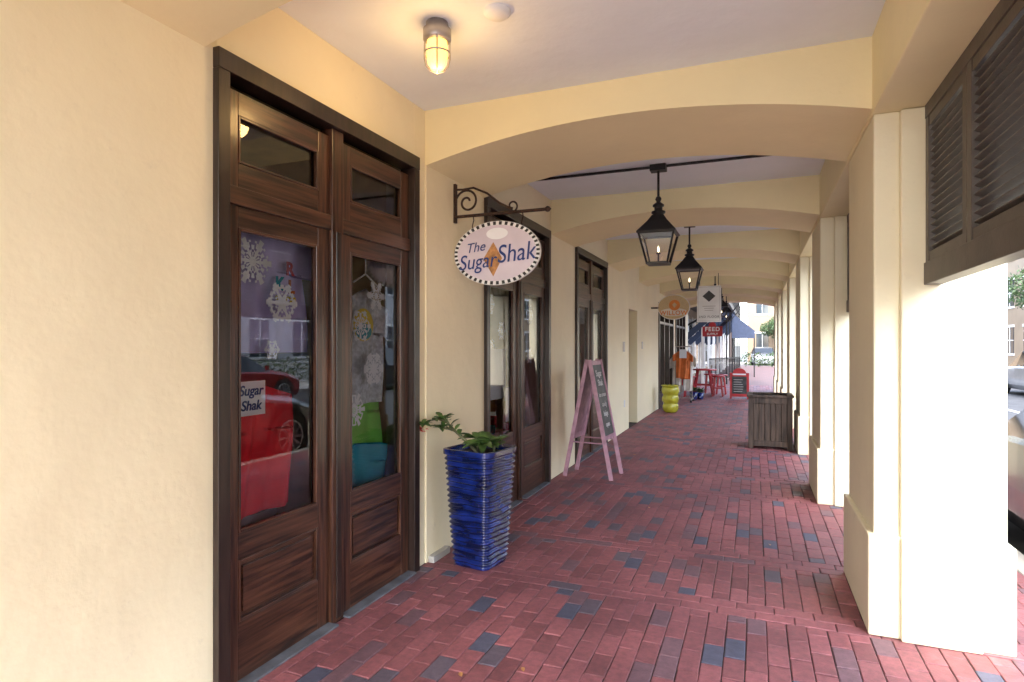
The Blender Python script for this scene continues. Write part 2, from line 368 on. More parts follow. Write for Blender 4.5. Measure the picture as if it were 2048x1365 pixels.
for a,b_,t in segs:
    if t=='b':
        for r_ in range(2):
            x=xa-(0 if r_ else .1)
            while x<xb_:
                brick(max(x,xa),min(x+bl,xb_),a+r_*bw,a+(r_+1)*bw) if min(x+bl,xb_)-max(x,xa)>.03 else None
                x+=bl
    else:
        for i in range(nx):
            x=xa+i*bw; 
            if x+.03>xb_: continue
            yy=a-(bl/2 if i%2 else 0)
            while yy<b_-.001:
                p0=max(yy,a);p1=min(yy+bl,b_)
                if p1-p0>.03: brick(x,min(x+bw,xb_),p0,p1)
                yy+=bl
W=empty('brick_walkway')
me=bpy.data.meshes.new('bricks'); me.from_pydata(bv,[],bf); me.materials.append(M['brick'])
ca=me.color_attributes.new('bc','FLOAT_COLOR','CORNER'); data=[]
for c in bc: data+= [c[0],c[1],c[2],1.0]*4
ca.data.foreach_set('color',data); me.update()
o=bpy.data.objects.new('bricks',me); COL.objects.link(o); o.parent=W
s=MB(); s.add([(WX-.3,-2,-.008),(1.62,-2,-.008),(1.62,24,-.008),(WX-.3,24,-.008)],[(0,1,2,3)],'mortar')
s.obj('sand_joints',W)
m,nt,b=nm('far_brick_paving'); N=nt.nodes; L=nt.links
tc=N.new('ShaderNodeTexCoord'); bt=N.new('ShaderNodeTexBrick'); bt.inputs['Scale'].default_value=1; bt.inputs['Brick Width'].default_value=.2; bt.inputs['Row Height'].default_value=.1; bt.inputs['Mortar Size'].default_value=.006
bt.inputs['Color1'].default_value=(.15,.075,.07,1); bt.inputs['Color2'].default_value=(.1,.055,.052,1); bt.inputs['Mortar'].default_value=(.07,.05,.045,1)
L.new(tc.outputs['Object'],bt.inputs['Vector']); L.new(bt.outputs[0],b.inputs['Base Color']); b.inputs['Roughness'].default_value=.7; M['farbrick']=m
s=MB(); s.add([(-12,24,0),(1.62,24,0),(1.62,46,0),(-12,46,0)],[(0,1,2,3)],'farbrick'); s.add([(-2.4,21.1,-.012),(1.62,21.1,-.012),(1.62,24,-.012),(-2.4,24,-.012)],[(0,1,2,3)],'mortar'); s.obj('brick_plaza')
s=MB(); s.add([(-30,-40,-.004),(1.62,-40,-.004),(1.62,-2,-.004),(-30,-2,-.004)],[(0,1,2,3)],'conc'); s.obj('bounce_plaza')  # unseen concrete behind the camera, added to bounce sunlight up onto the ceiling
s=MB(); s.box(1.62,1.78,-40,46,-.3,.005,'conc'); s.box(-12,1.78,46,46.15,-.3,.006,'conc'); s.obj('kerb',None,.012)
s=MB(); s.add([(1.78,-60,-.14),(10,-60,-.14),(10,54,-.14),(1.78,54,-.14)],[(0,1,2,3)],'asphalt'); s.add([(-40,46.15,-.144),(1.78,46.15,-.144),(1.78,54,-.144),(-40,54,-.144)],[(0,1,2,3)],'asphalt')
s.obj('asphalt_road')
s=MB()
for y in range(-20,44,6): s.box(5.85,5.97,y,y+3,-.14,-.136,'white')
for i in range(8): s.box(-3+i*.6,-2.7+i*.6,47,49.5,-.144,-.139,'white')
s.obj('road_markings')
s=MB(); s.box(10,10.16,-60,90,-.3,.0,'conc'); s.box(10.16,13.2,-60,90,-.3,-.003,'conc'); s.box(-40,10,54,56,-.3,0,'conc'); s.obj('sidewalk',None,.01)
s=MB(); s.add([(-900,-900,-.31),(900,-900,-.31),(900,900,-.31),(-900,900,-.31)],[(0,1,2,3)],'ground'); s.obj('ground')
# ------------------------------------------------------------------ lanterns
def lantern(x,y,idx):
    e=empty('hanging_lantern'); s=MB()
    s.box(x-.07,x+.07,y-.05,y+.05,CZ-.055,CZ,'black'); s.tube([(x,y,CZ-.05),(x,y,2.80)],.011,'black')
    s.lathe((x,y,0),[(.0,2.83),(.02,2.82),(.028,2.80),(.016,2.775),(.03,2.765),(.05,2.75),(.05,2.735),(.036,2.73),(.036,2.70),(.062,2.69),(.062,2.675),(.045,2.665),(.045,2.645)],'black',16)
    def sq(h,z): return [(x-h,y-h,z),(x+h,y-h,z),(x+h,y+h,z),(x-h,y+h,z)]
    def loft(a,b2,k):
        s.add(a+b2,[(i,(i+1)%4,4+(i+1)%4,4+i) for i in range(4)],k)
    loft(sq(.05,2.655),sq(.085,2.60),'black'); loft(sq(.085,2.60),sq(.168,2.50),'black'); loft(sq(.168,2.50),sq(.168,2.488),'black'); loft(sq(.168,2.488),sq(.14,2.48),'black')
    s.add(sq(.15,2.489),[(0,1,2,3)],'black')
    T=sq(.15,2.485); D=sq(.088,2.225)
    for i in range(4): s.beam(T[i],D[i],.014,.014,'black'); s.beam(D[i],D[(i+1)%4],.02,.018,'black'); s.beam(T[i],T[(i+1)%4],.016,.014,'black')
    s.box(x-.08,x+.08,y-.08,y+.08,2.216,2.222,'black')
    s.tube([(x,y,2.22),(x,y,2.31)],.008,'black',8); s.lathe((x,y,0),[(.0,2.305),(.02,2.31),(.02,2.32),(0,2.325)],'bronze',10)
    s.obj('lantern_frame',e,.0015,1)
    f=MB(); f.lathe((x,y,0),[(.0,2.325),(.007,2.335),(.008,2.35),(.005,2.37),(0,2.385)],'flame',10); f.obj('flame',e)
    g=MB(); 
    T=sq(.147,2.48);D=sq(.086,2.23); g.add(T+D,[(i,(i+1)%4,4+(i+1)%4,4+i) for i in range(4)],'lglass'); g.obj('lantern_glass',e)
for i,y in enumerate(beamsY[2:-1]):
    if i==2: continue
    lantern(-.80,y+BD+(BAY-BD)/2+.01,i)
s=MB(); yy=beamsY[2]+BD+.9; s.tube([(WX,yy,CZ-.014),(.2,yy,CZ-.014)],.012,'black'); s.obj('ceiling_conduit',B)
s=MB(); yy=beamsY[3]+BD+.9; s.tube([(WX,yy,CZ-.014),(-.8,yy,CZ-.014)],.012,'black'); s.obj('ceiling_conduit',B)
e=empty('ceiling_lamp'); lx,ly=-1.47,2.64
s=MB(); s.lathe((lx,ly,0),[(0,CZ),(.055,CZ),(.058,CZ-.03),(.07,CZ-.035),(.07,CZ-.085),(.055,CZ-.095),(0,CZ-.095)],'galv',28)
for q in range(4):
    t=q*math.pi/2+.5; c,sn=math.cos(t),math.sin(t)
    s.tube([(lx+c*r_,ly+sn*r_,z) for r_,z in [(.062,CZ-.08),(.062,CZ-.18),(.055,CZ-.215),(.035,CZ-.24),(0,CZ-.25)]],.004,'galv',6)
s.lathe((lx,ly,0),[(.066,CZ-.15),(.06,CZ-.155),(.066,CZ-.16),(.066,CZ-.15)],'galv',24)
s.obj('lamp_cage',e)
s=MB(); s.lathe((lx,ly,0),[(.05,CZ-.09),(.052,CZ-.17),(.046,CZ-.205),(.03,CZ-.23),(0,CZ-.238)],'bulb',24); s.obj('lamp_jar',e)
ld=bpy.data.lights.new('lamp_light','POINT'); ld.energy=8; ld.color=(1,.6,.22); ld.shadow_soft_size=.08
lo=bpy.data.objects.new('lamp_light',ld); COL.objects.link(lo); lo.location=(lx,ly,CZ-.32); lo.parent=e
s=MB(); s.lathe((-1.148,2.65,0),[(.065,CZ),(.065,CZ-.015),(.05,CZ-.028),(0,CZ-.03)],'plast',28); s.obj('smoke_detector')
# ------------------------------------------------------------------ Sugar Shak sign
def disc(s,cx,cz,rx,rz,y,k,n=64,thick=0):
    vs=[(cx+rx*math.cos(2*math.pi*i/n),y,cz+rz*math.sin(2*math.pi*i/n)) for i in range(n)]
    if thick:
        v2=[(a,y+thick,c) for a,_,c in vs]
        s.add(vs+v2,[list(range(n)),list(range(2*n-1,n-1,-1))]+[(i,n+i,n+(i+1)%n,(i+1)%n) for i in range(n)],k)
    else: s.add(vs,[list(range(n))],k)
e=empty('hanging_shop_sign'); SX,SZ,SY=-1.742,2.166,4.0
s=MB(); disc(s,SX,SZ,.340,.232,SY,'white',96,.025)
n=88
for i in range(n):
    if i%2: continue
    a0=2*math.pi*i/n;a1=2*math.pi*(i+1)/n
    for yy in (SY-.0015,):
        s.add([(SX+rx*math.cos(a),yy,SZ+rz*math.sin(a)) for (rx,rz,a) in((.337,.229,a0),(.337,.229,a1),(.312,.204,a1),(.312,.204,a0))],[(0,1,2,3)],'blk')
disc(s,SX,SZ,.311,.203,SY-.002,'signpink',80)
s.obj('sign_board',e)
s=MB() # plain stand-in mark: tan diamond and white oval
s.add([(SX-.02,SY-.004,SZ+.08),(SX-.10,SY-.004,SZ-.04),(SX-.02,SY-.004,SZ-.17),(SX+.05,SY-.004,SZ-.04)],[(0,1,2,3)],'tan')
disc(s,SX+.01,SZ+.14,.085,.042,SY-.0055,'paper',40)
s.obj('sign_mark',e)
text('lettering_the','The',.1,(SX-.165,SY-.009,SZ+.045),'navy',e,(90,-6,0),.35,-.0005)
text('lettering_sugar','Sugar',.155,(SX-.15,SY-.0095,SZ-.06),'navy',e,(90,-4,0),.25,0,sx=.88)
text('lettering_shak','Shak',.185,(SX+.155,SY-.0095,SZ-.01),'navy',e,(90,-4,0),.2,0,sx=.86)
s=MB(); by=SY+.012
s.box(WX+.012,WX+.03,by-.015,by+.015,2.41,2.70,'rust')
s.tube([(WX+.03,by,2.455),(-1.36,by,2.455)],.012,'rust',8)
s.tube([(-1.37,by,2.455),(-1.355,by,2.455),(-1.34,by,2.455),(-1.325,by,2.455)],[.012,.022,.018,.002],'rust',8)
def scroll(cx,cz,r0,r1,a0,a1,n=40): return [(cx+(r0+(r1-r0)*i/n)*math.cos(a0+(a1-a0)*i/n),by,cz+(r0+(r1-r0)*i/n)*math.sin(a0+(a1-a0)*i/n)) for i in range(n+1)]
s.tube(scroll(-1.98,2.56,.10,.02,math.pi*1.05,-math.pi*1.9),.0085,'rust',8)
s.tube([(WX+.02,by,2.66),(-2.02,by,2.655),(-1.93,by,2.66),(-1.82,by,2.61),(-1.72,by,2.53),(-1.62,by,2.475)],.008,'rust',8)
s.tube(scroll(-1.62,2.50,.045,.012,-math.pi*.5,math.pi*1.6),.007,'rust',8)
for x in (SX-.19,SX+.2):
    s.tube([(x,by,2.455),(x+.006,by,2.42),(x,by,2.40),(x-.006,by,2.375),(x,by,SZ+.18)],.004,'rust',6)
s.obj('scroll_bracket',e)
e=empty('hanging_shop_sign'); sx,sz,sy=-1.622,2.31,13.28
s=MB(); disc(s,sx,sz,.34,.27,sy,'white',64,.03); disc(s,sx,sz,.325,.255,sy-.003,'signtan',64)
disc(s,sx,sz-.11,.29,.085,sy-.0045,'whc',48); disc(s,sx+.02,sz+.04,.115,.115,sy-.006,'orange',40)
s.add([(sx+.02-.05,sy-.008,sz+.05),(sx+.02,sy-.008,sz-.02),(sx+.02+.05,sy-.008,sz+.05),(sx+.02,sy-.008,sz+.1)],[(0,1,2,3)],'signtan')
s.tube([(WX,sy+.015,2.3),(sx-.3,sy+.015,2.3)],.02,'black')
s.obj('sign_board',e); text('lettering','WILLOW',.13,(sx,sy-.008,sz-.13),'orange',e,off=.003,space=1.12)
e=empty('hanging_office_sign'); s=MB(); sy=12.2; x0,x1=-1.046,-.602
s.box(x0,x1,sy,sy+.03,1.94,2.64,'white'); 
for a in((x0+.02,x1-.02,1.96,1.966),(x0+.02,x1-.02,2.614,2.62)): s.box(a[0],a[1],sy-.003,sy,a[2],a[3],'galv')
for a in((x0+.02,x0+.026),(x1-.026,x1-.02)): s.box(a[0],a[1],sy-.003,sy,1.966,2.614,'galv')
for x in(x0+.05,x1-.05): s.tube([(x,sy+.015,2.64),(x,sy+.015,2.88)],.006,'black',6)
cx=(x0+x1)/2
s.add([(cx-.12,sy-.004,2.44),(cx,sy-.004,2.33),(cx+.12,sy-.004,2.44),(cx,sy-.004,2.55)],[(0,1,2,3)],'blk')
for z,w in((2.24,.12),(2.20,.09),(2.16,.08)): s.box(cx-w,cx+w,sy-.003,sy,z,z+.012,'galv')
s.obj('sign_board',e,.002,1); text('lettering','2ND FLOOR',.06,(cx,sy-.004,2.04),'blk',e,space=1.2)
e=empty('hanging_feed_sign'); s=MB(); sy=21.3; cx=-1.33
s.box(cx-.32,cx+.32,sy,sy+.03,1.78,2.12,'redp'); disc(s,cx-.0,2.16,.12,.1,sy+.002,'redp',24,.02)
s.tube([(cx-.2,sy,2.12),(cx-.2,sy,3.0)],.01,'black');s.tube([(cx+.2,sy,2.12),(cx+.2,sy,3.0)],.01,'black'); s.tube([(WX-.1,sy,3.0),(cx+.25,sy,3.0)],.015,'black')
s.obj('sign_board',e,.004); text('lettering_feed','FEED',.19,(cx,sy-.003,2.02),'paper',e,off=.006,space=1.2); text('lettering_supply','SUPPLY',.1,(cx,sy-.003,1.86),'paper',e,off=.003,space=1.1)
# ------------------------------------------------------------------ blue planter
def rsq(h,n,rx,rot,cx,cy,z,wob=0):
    out=[]
    for i in range(n):
        t=2*math.pi*i/n; c,s_=math.cos(t),math.sin(t); p_=7
        r=h/((abs(c)**p_+abs(s_)**p_)**(1/p_))
        zz=z+wob*math.sin(3*t+z*14)+wob*.4*math.sin(7*t+z*30)
        x=r*c;y=r*s_
        out.append((cx+x*math.cos(rot)-y*math.sin(rot),cy+x*math.sin(rot)+y*math.cos(rot),zz))
    return out
e=empty('blue_planter_pot'); s=MB(); cx,cy=-1.755,3.76; n=72; rings=210; vs=[];fs=[]
rot=R(-10)
for i in range(rings+1):
    t=i/rings; z=.004+.79*t
    h=.142+.05*t**.9+ .0062*math.sin(z*2*math.pi/.036)*(1 if .02<t<.95 else 0)
    if t>.955: h=.2
    if t<.015:h=.135
    vs+=rsq(h,n,0,rot,cx,cy,z,.0035 if .02<t<.93 else 0)
vs+=rsq(.18,n,0,rot,cx,cy,.795); vs+=rsq(.172,n,0,rot,cx,cy,.74); rr_=rings+3
for i in range(rr_-1):
    for q in range(n): fs.append((i*n+q,i*n+(q+1)%n,(i+1)*n+(q+1)%n,(i+1)*n+q))
s.add(vs,fs,'blue',True); s.add(rsq(.175,n,0,rot,cx,cy,.755),[list(range(n))],'soil'); s.obj('pot',e)
def leafm(s,p,d,L_,w,k='leaf',droop=.25):
    p=Vector(p); d=Vector(d).normalized(); side=d.cross(Vector((0,0,1)))
    if side.length<.1: side=Vector((1,0,0))
    side.normalize(); up=side.cross(d)
    side=(side+up*random.uniform(-.4,.4)).normalized()
    prof=[(0,.1),(.2,.65),(.45,1),(.7,.85),(.9,.4),(1,.02)]
    vs=[]
    for t,ww in prof:
        c=p+d*L_*t-Vector((0,0,1))*droop*L_*t*t
        vs+=[c-side*w*ww/2+up*w*.18*ww,c,c+side*w*ww/2+up*w*.18*ww]
    fs=[]
    for i in range(len(prof)-1):
        o=i*3; fs+=[(o,o+1,o+4,o+3),(o+1,o+2,o+5,o+4)]
    s.add(vs,fs,k,True)
s=MB()
def branch(pts,r0,r1,tip=10,along=.5,L_=.09):
    n_=len(pts); s.tube(pts,[r0+(r1-r0)*i/(n_-1) for i in range(n_)],'stem',7)
    for i in range(1,n_):
        a=Vector(pts[i-1]);b2=Vector(pts[i])
        if i/(n_-1)>along:
            for _ in range(3):
                q=a.lerp(b2,random.random()); t=random.uniform(0,6.28); leafm(s,q,((b2-a).normalized()*.6+Vector((math.cos(t),math.sin(t),random.uniform(.1,.8))))[:],L_*random.uniform(.7,1.1),L_*.36)
    for i in range(tip):
        t=6.28*i/tip+random.uniform(-.3,.3); leafm(s,pts[-1],(math.cos(t),math.sin(t),random.uniform(.05,.9)),L_*random.uniform(.75,1.2),L_*.38)
branch([(cx-.02,cy,.75),(cx-.08,cy-.04,.83),(cx-.16,cy-.06,.90),(cx-.22,cy-.06,.955),(cx-.26,cy-.06,.985)],.012,.006,10,.35,.095)
branch([(cx-.16,cy-.06,.90),(cx-.2,cy-.1,.93),(cx-.22,cy-.16,.93)],.007,.005,9,.4,.09)
branch([(cx-.22,cy-.06,.955),(cx-.27,cy-.12,.99),(cx-.30,cy-.2,.985),(cx-.31,cy-.25,.965)],.006,.004,10,.3,.085)
branch([(cx+.02,cy,.75),(cx+.03,cy-.03,.82)],.014,.01,18,.9,.16)
branch([(cx-.05,cy+.05,.75),(cx-.06,cy+.06,.84)],.012,.008,14,.9,.14)
branch([(cx+.08,cy+.05,.75),(cx+.09,cy+.04,.82)],.012,.008,12,.9,.13)
for i in range(14): leafm(s,(cx-.31+random.uniform(-.03,.03),cy-.25+random.uniform(-.03,.03),.945+random.uniform(-.03,.02)),(random.uniform(-1,1),random.uniform(-1,1),random.uniform(-.6,.6)),.025,.018,'flower')
s.obj('plant',e)
s=MB(); s.box(WX+.013,WX+.06,3.62,3.86,0,.045,'conc'); s.obj('wall_base_block',B,.004)
# ------------------------------------------------------------------ A-frame sign
e=empty('a_frame_sign'); s=MB()
zt=1.33
Ff=[(-1.47,6.56),(-1.44,6.96)]; Bk=[(-2.02,6.61),(-1.985,6.98)]; T=[(-1.735,6.57),(-1.715,6.97)]
def lp(a,b2,t): return tuple(a[i]+(b2[i]-a[i])*t for i in range(3))
fl=[((T[i][0]+.015,T[i][1],zt),(Ff[i][0],Ff[i][1],0)) for i in(0,1)]
bl_=[((T[i][0]-.015,T[i][1]+.01,zt),(Bk[i][0],Bk[i][1],0)) for i in(0,1)]
for a,b2 in fl+bl_: s.beam(a,b2,.045,.022,'pink',(0,1,0))
for P in(fl,bl_):
    s.beam(lp(*P[0],.03),lp(*P[1],.03),.05,.02,'pink',(1,0,0)); s.beam(lp(*P[0],.66),lp(*P[1],.66),.05,.02,'pink',(1,0,0))
for i in(0,1): s.beam(lp(*fl[i],.70),lp(*bl_[i],.70),.03,.012,'pink')
def pan(P,k,off,t0=.04,t1=.65):
    q=[lp(*P[0],t0),lp(*P[1],t0),lp(*P[1],t1),lp(*P[0],t1)]
    v=[(a[0]+off,a[1],a[2]) for a in q]; v2=[(a[0]+off+.008,a[1],a[2]) for a in q]
    s.add(v+v2,[(3,2,1,0),(4,5,6,7),(0,1,5,4),(1,2,6,5),(2,3,7,6),(3,0,4,7)],k)
pan(fl,'chalk',-.002); pan(bl_,'pink',-.006)
s.obj('frame',e,.002,1)
for t,txt,sz in((.12,'Sugar',.1),(.2,'Shak',.1),(.3,'ice cream',.07),(.38,'candy',.08),(.46,'fudge',.08),(.55,'open',.08)):
    p=lp(lp(*fl[0],t),lp(*fl[1],t),.5); text('chalk_text',txt,sz,(p[0]+.016,p[1],p[2]),'chalkw',e,(90,0,86),0,.001,ext=.0005,sx=.9).rotation_euler=(R(90-11),0,R(86))
# ------------------------------------------------------------------ wooden planter box
e=empty('wooden_planter_box'); s=MB(); x0,x1,y0,y1,h=-.09,.495,9.36,9.95,.775
for x in(x0,x1-.07):
    for y in(y0,y1-.07): s.box(x,x+.07,y,y+.07,0,h-.03,'oldwood')
s.box(x0-.02,x1+.02,y0-.02,y0+.06,h-.03,h,'oldwood'); s.box(x0-.02,x1+.02,y1-.06,y1+.02,h-.03,h,'oldwood'); s.box(x0-.02,x0+.06,y0+.06,y1-.06,h-.03,h,'oldwood'); s.box(x1-.06,x1+.02,y0+.06,y1-.06,h-.03,h,'oldwood')
for z0,z1 in((.04,.12),(h-.12,h-.03)):
    s.box(x0+.07,x1-.07,y0+.006,y0+.04,z0,z1,'oldwood'); s.box(x0+.07,x1-.07,y1-.04,y1-.006,z0,z1,'oldwood')
    s.box(x0+.006,x0+.04,y0+.07,y1-.07,z0,z1,'oldwood'); s.box(x1-.04,x1-.006,y0+.07,y1-.07,z0,z1,'oldwood')
n=6
for i in range(n):
    w=(x1-x0-.14)/n; a=x0+.07+i*w
    for y in (y0+.02,y1-.04): s.box(a+.003,a+w-.003,y,y+.018,.12,h-.12,'oldwood')
    a=y0+.07+i*w
    for x in (x0+.02,x1-.04): s.box(x,x+.018,a+.003,a+w-.003,.12,h-.12,'oldwood')
s.obj('box_frame',e,.003,1); s=MB(); s.box(x0+.05,x1-.05,y0+.045,y1-.045,.1,h-.1,'soil'); s.obj('soil',e)
s=MB(); prof=[(.0,.003),(.12,.003),(.14,.02)]
for k in range(3):
    z0=.03+k*.185
    for i in range(9): t=i/8; prof.append((.15+.015*k*.6+.025*math.sin(math.pi*t),z0+.175*t))
prof+=[(.205,.59),(.2,.605),(.18,.605),(.175,.54),(0,.54)]
e=empty('yellow_planter_pot'); s.lathe((-1.74,13.7,0),prof,'yellow',36); s.obj('pot',e)
s=MB()
for i in range(30): t=random.uniform(0,6.28); leafm(s,(-1.74+random.uniform(-.1,.1),13.7+random.uniform(-.1,.1),.54),(math.cos(t)*.5,math.sin(t)*.5,1),random.uniform(.06,.14),.02)
s.obj('plant',e)
# ------------------------------------------------------------------ shirts
def shirt(s,c,w,h,k,axis='y',fold=.012,sleeve=1,ph=0,seg=22):
    vs=[];n=seg;m_=seg
    for j in range(m_+1):
        t=j/m_
        if t<.06: hw=.2+.8*(t/.06)*.45
        elif t<.36: hw=.56+.44*min(1,(t-.06)/.1) if sleeve else .6
        elif t<.40: hw=1-.42*((t-.36)/.04) if sleeve else .6
        else: hw=.58+.04*t
        for i in range(n+1):
            u=-1+2*i/n; a=u*hw*w/2; d=fold*math.sin(u*hw*9+ph+2*t)+fold*.6*math.sin(u*17*hw+5*t+ph)
            z=c[2]+h*(.5-t) - (.08*h*abs(u) if t<.4 else 0) - (.03 if t==0 else 0)*(1-abs(u))
            vs.append((c[0]+d,c[1]+a,z) if axis=='y' else (c[0]+a,c[1]+d,z))
    fs=[(j*(n+1)+i,j*(n+1)+i+1,(j+1)*(n+1)+i+1,(j+1)*(n+1)+i) for j in range(m_) for i in range(n)]
    s.add(vs,fs,k,True)
GY=[g for u in GL for g in u]
gy=lambda px:( (2723/(1510-px)) -.787)/.927
def wz(px,y): return 1.5+(690-y)*(2723/(1510-px))/1202
e=empty('hanging_t_shirt'); s=MB(); shirt(s,(-2.225,2.24,1.80),1.0,.68,'purple',fold=.02,seg=40); 
s.obj('cloth',e)
for txt,k,yy,zz in(('R','redp',2.40,1.88),('K','teal',2.33,1.80),('L','orange',2.41,1.79)): text('print',txt,.09,(-2.183,yy,zz),k,e,(90,0,90),0,.004)
text('print','SHOP',.055,(-2.183,2.37,1.72),'yel',e,(90,0,90),0,.003)
e=empty('hanging_t_shirt'); s=MB(); shirt(s,(-2.22,2.2,1.02),.78,.66,'redc',ph=2,sleeve=0,fold=.018,seg=40); s.obj('cloth',e)
s=MB(); s.box(-2.183,-2.179,2.05,2.23,1.17,1.33,'paper'); s.obj('label',e)
text('label_text','Sugar',.065,(-2.176,2.14,1.285),'navy',e,(90,0,90),.2,.001); text('label_text','Shak',.065,(-2.176,2.14,1.215),'navy',e,(90,0,90),.2,.001)
e=empty('hanging_t_shirt'); s=MB(); shirt(s,(-2.215,3.06,1.5),.62,.72,'grey',ph=1,seg=40); 
s.tube([(-2.20,2.94,1.87),(-2.20,3.06,1.93),(-2.20,3.18,1.87)],.006,'white',6); s.tube([(-2.20,3.06,1.93),(-2.20,3.06,2.02)],.004,'white',6)
s.obj('cloth',e); s=MB()
vs=[(-2.185,3.02+.1*math.cos(i*.3142),1.62+.1*math.sin(i*.3142)) for i in range(20)]; s.add(vs,[list(range(20))],'yel'); vs=[(-2.182,3.02+.08*math.cos(i*.3142),1.58+.05*math.sin(i*.3142)) for i in range(20)]; s.add(vs,[list(range(20))],'teal'); s.obj('print',e)
e=empty('display_banner'); s=MB(); shirt(s,(-2.28,3.0,1.02),1.1,.6,'green',sleeve=0); shirt(s,(-2.25,3.02,.72),1.1,.4,'teal',sleeve=0,ph=3); s.obj('cloth',e)
e=empty('display_barrel'); s=MB(); s.lathe((-2.65,2.4,0),[(.2,.02),(.27,.25),(.29,.42),(.27,.6),(.22,.8),(0,.8)],'oldwood',18); s.lathe((-2.65,2.4,0),[(.276,.2),(.282,.25)],'galv',18);s.lathe((-2.65,2.4,0),[(.28,.58),(.272,.63)],'galv',18); s.obj('barrel',e)
sf=MB()
def flake(y,z,r,seed):
    rnd=random.Random(seed); nr=9; per=4
    pat=[[rnd.random()<(.95 if a<2 else .62 if a<8 else .45) for b_ in range(per)] for a in range(nr)]
    for a in range(nr):
        pat[a][0]=True if a%2==0 or rnd.random()<.8 else pat[a][0]
    ns=per*12
    for a in range(nr):
        for k in range(ns):
            c=k%(2*per); c=c if c<per else 2*per-1-c
            if not pat[a][c]: continue
            ext=r*(1 if c<2 else .86)
            r0=ext*a/nr; r1=ext*(a+1)/nr; t0=2*math.pi*k/ns; t1=2*math.pi*(k+1)/ns
            sf.add([(-2.149,y+rr*math.cos(t),z+rr*math.sin(t)) for rr,t in((r0,t0),(r1,t0),(r1,t1),(r0,t1))],[(0,1,2,3)],'paper')
for i,(px,py,r) in enumerate([(522,522,.115),(580,606,.105),(766,592,.095),(735,652,.10),(761,738,.10),(722,822,.105),(560,700,.05),
        (990,608,.10),(1013,662,.09),(992,700,.10),(1068,630,.10),(1054,668,.08),(1068,712,.09)]):
    flake(gy(px),wz(px,py),r,i+3)
sf.obj('paper_snowflakes')
e=empty('display_curtain'); s=MB(); s.add([(-2.2,GY[2][0],1.0),(-2.2,GY[2][1],1.0),(-2.2,GY[2][1],1.46),(-2.2,GY[2][0],1.46)],[(0,1,2,3)],'paper'); s.box(-2.152,-2.149,5.16,5.24,.78,1.1,'paper'); s.obj('paper_sheet',e)
e=empty('display_goods'); s=MB()
for i in range(60):
    y=random.uniform(4.7,6.1); z=random.uniform(.3,.95); x=random.uniform(-2.9,-2.35); w=random.uniform(.03,.08); s.box(x-w,x+w,y-w,y+w,z-w,z+w,random.choice(['teal','orange','redc','dark','whc','galv']),Matrix.Rotation(random.random()*3,3,'Z'))
s.box(-2.95,-2.3,4.65,6.15,.2,.3,'oldwood'); s.obj('goods',e)
s=MB(); e=empty('display_blind'); s.box(-2.25,-2.24,7.5,8.85,.7,2.0,'whc'); s.obj('blind',e)
# ------------------------------------------------------------------ clothing rack
e=empty('clothing_rack'); s=MB(); rx,ry=-1.75,16.4
for x in(rx-.2,rx+.22): s.tube([(x,ry,.08),(x,ry,1.45)],.014,'galv',8); s.beam((x,ry-.28,.08),(x,ry+.28,.08),.025,.025,'galv'); 
for x in(rx-.2,rx+.22):
    for y in(ry-.27,ry+.27): s.lathe((x,y,0),[(0,.0),(.025,.01),(.03,.035),(.025,.06),(0,.07)],'black',10)
s.tube([(rx-.2,ry,1.45),(rx+.22,ry,1.45)],.014,'galv',8); s.beam((rx-.2,ry,.1),(rx+.22,ry,.1),.02,.02,'galv')
s.obj('rack_frame',e)
s=MB(); shirt(s,(rx-.03,ry-.16,1.02),.46,.78,'orc','x',.02); shirt(s,(rx+.12,ry-.08,.85),.42,1.1,'whc','x',.02,ph=1); shirt(s,(rx-.16,ry-.02,.8),.4,1.1,'whc','x',.02,ph=2); shirt(s,(rx+.0,ry+.08,.9),.42,.95,'redc','x',.02,ph=2); shirt(s,(rx+.06,ry-.12,1.0),.4,.8,'orc','x',.02,ph=2)
s.obj('garments',e); s=MB(); s.box(rx-.08,rx+.1,ry-.21,ry-.2,1.15,1.38,'paper'); s.obj('price_card',e)
e=empty('potted_plants'); s=MB()
for (x,y,h) in((-1.55,17.1,.22),(-1.4,17.3,.18)):
    s.lathe((x,y,0),[(.08,0),(.12,h),(.1,h),(0,h-.03)],'blue',16)
    for i in range(60): t=random.uniform(0,6.28); leafm(s,(x,y,h),(math.cos(t),math.sin(t),random.uniform(.4,2)),random.uniform(.12,.25),.05)
s.obj('pots',e)
def stool(x,y,h,r,name):
    e=empty(name); s=MB()
    s.lathe((x,y,0),[(0,h),(r,h),(r,h-.035),(0,h-.035)],'redp',20)
    for i in range(4):
        t=math.pi/4+i*math.pi/2; s.beam((x+math.cos(t)*r*.6,y+math.sin(t)*r*.6,h-.03),(x+math.cos(t)*r*1.05,y+math.sin(t)*r*1.05,0),.05,.04,'redp')
    k=[(x+math.cos(math.pi/4+i*math.pi/2)*r*.88,y+math.sin(math.pi/4+i*math.pi/2)*r*.88,h*.4) for i in range(4)]
    for i in range(4): s.beam(k[i],k[(i+1)%4],.03,.03,'redp')
    s.obj('frame',e)
stool(-1.42,18.7,.78,.38,'round_table')
for x,y in((-1.0,18.5),(-.95,19.3),(-1.3,19.6),(-1.75,18.0)): stool(x,y,.6,.18,'bar_stool')
e=empty('chalkboard_sign'); s=MB(); cx,y=-.40,17.8
s.box(cx-.25,cx+.25,y,y+.03,.06,.72,'redp'); disc(s,cx,.72,.17,.13,y+.001,'redp',24,.028); s.box(cx-.19,cx+.19,y-.006,y-.001,.14,.62,'chalk')
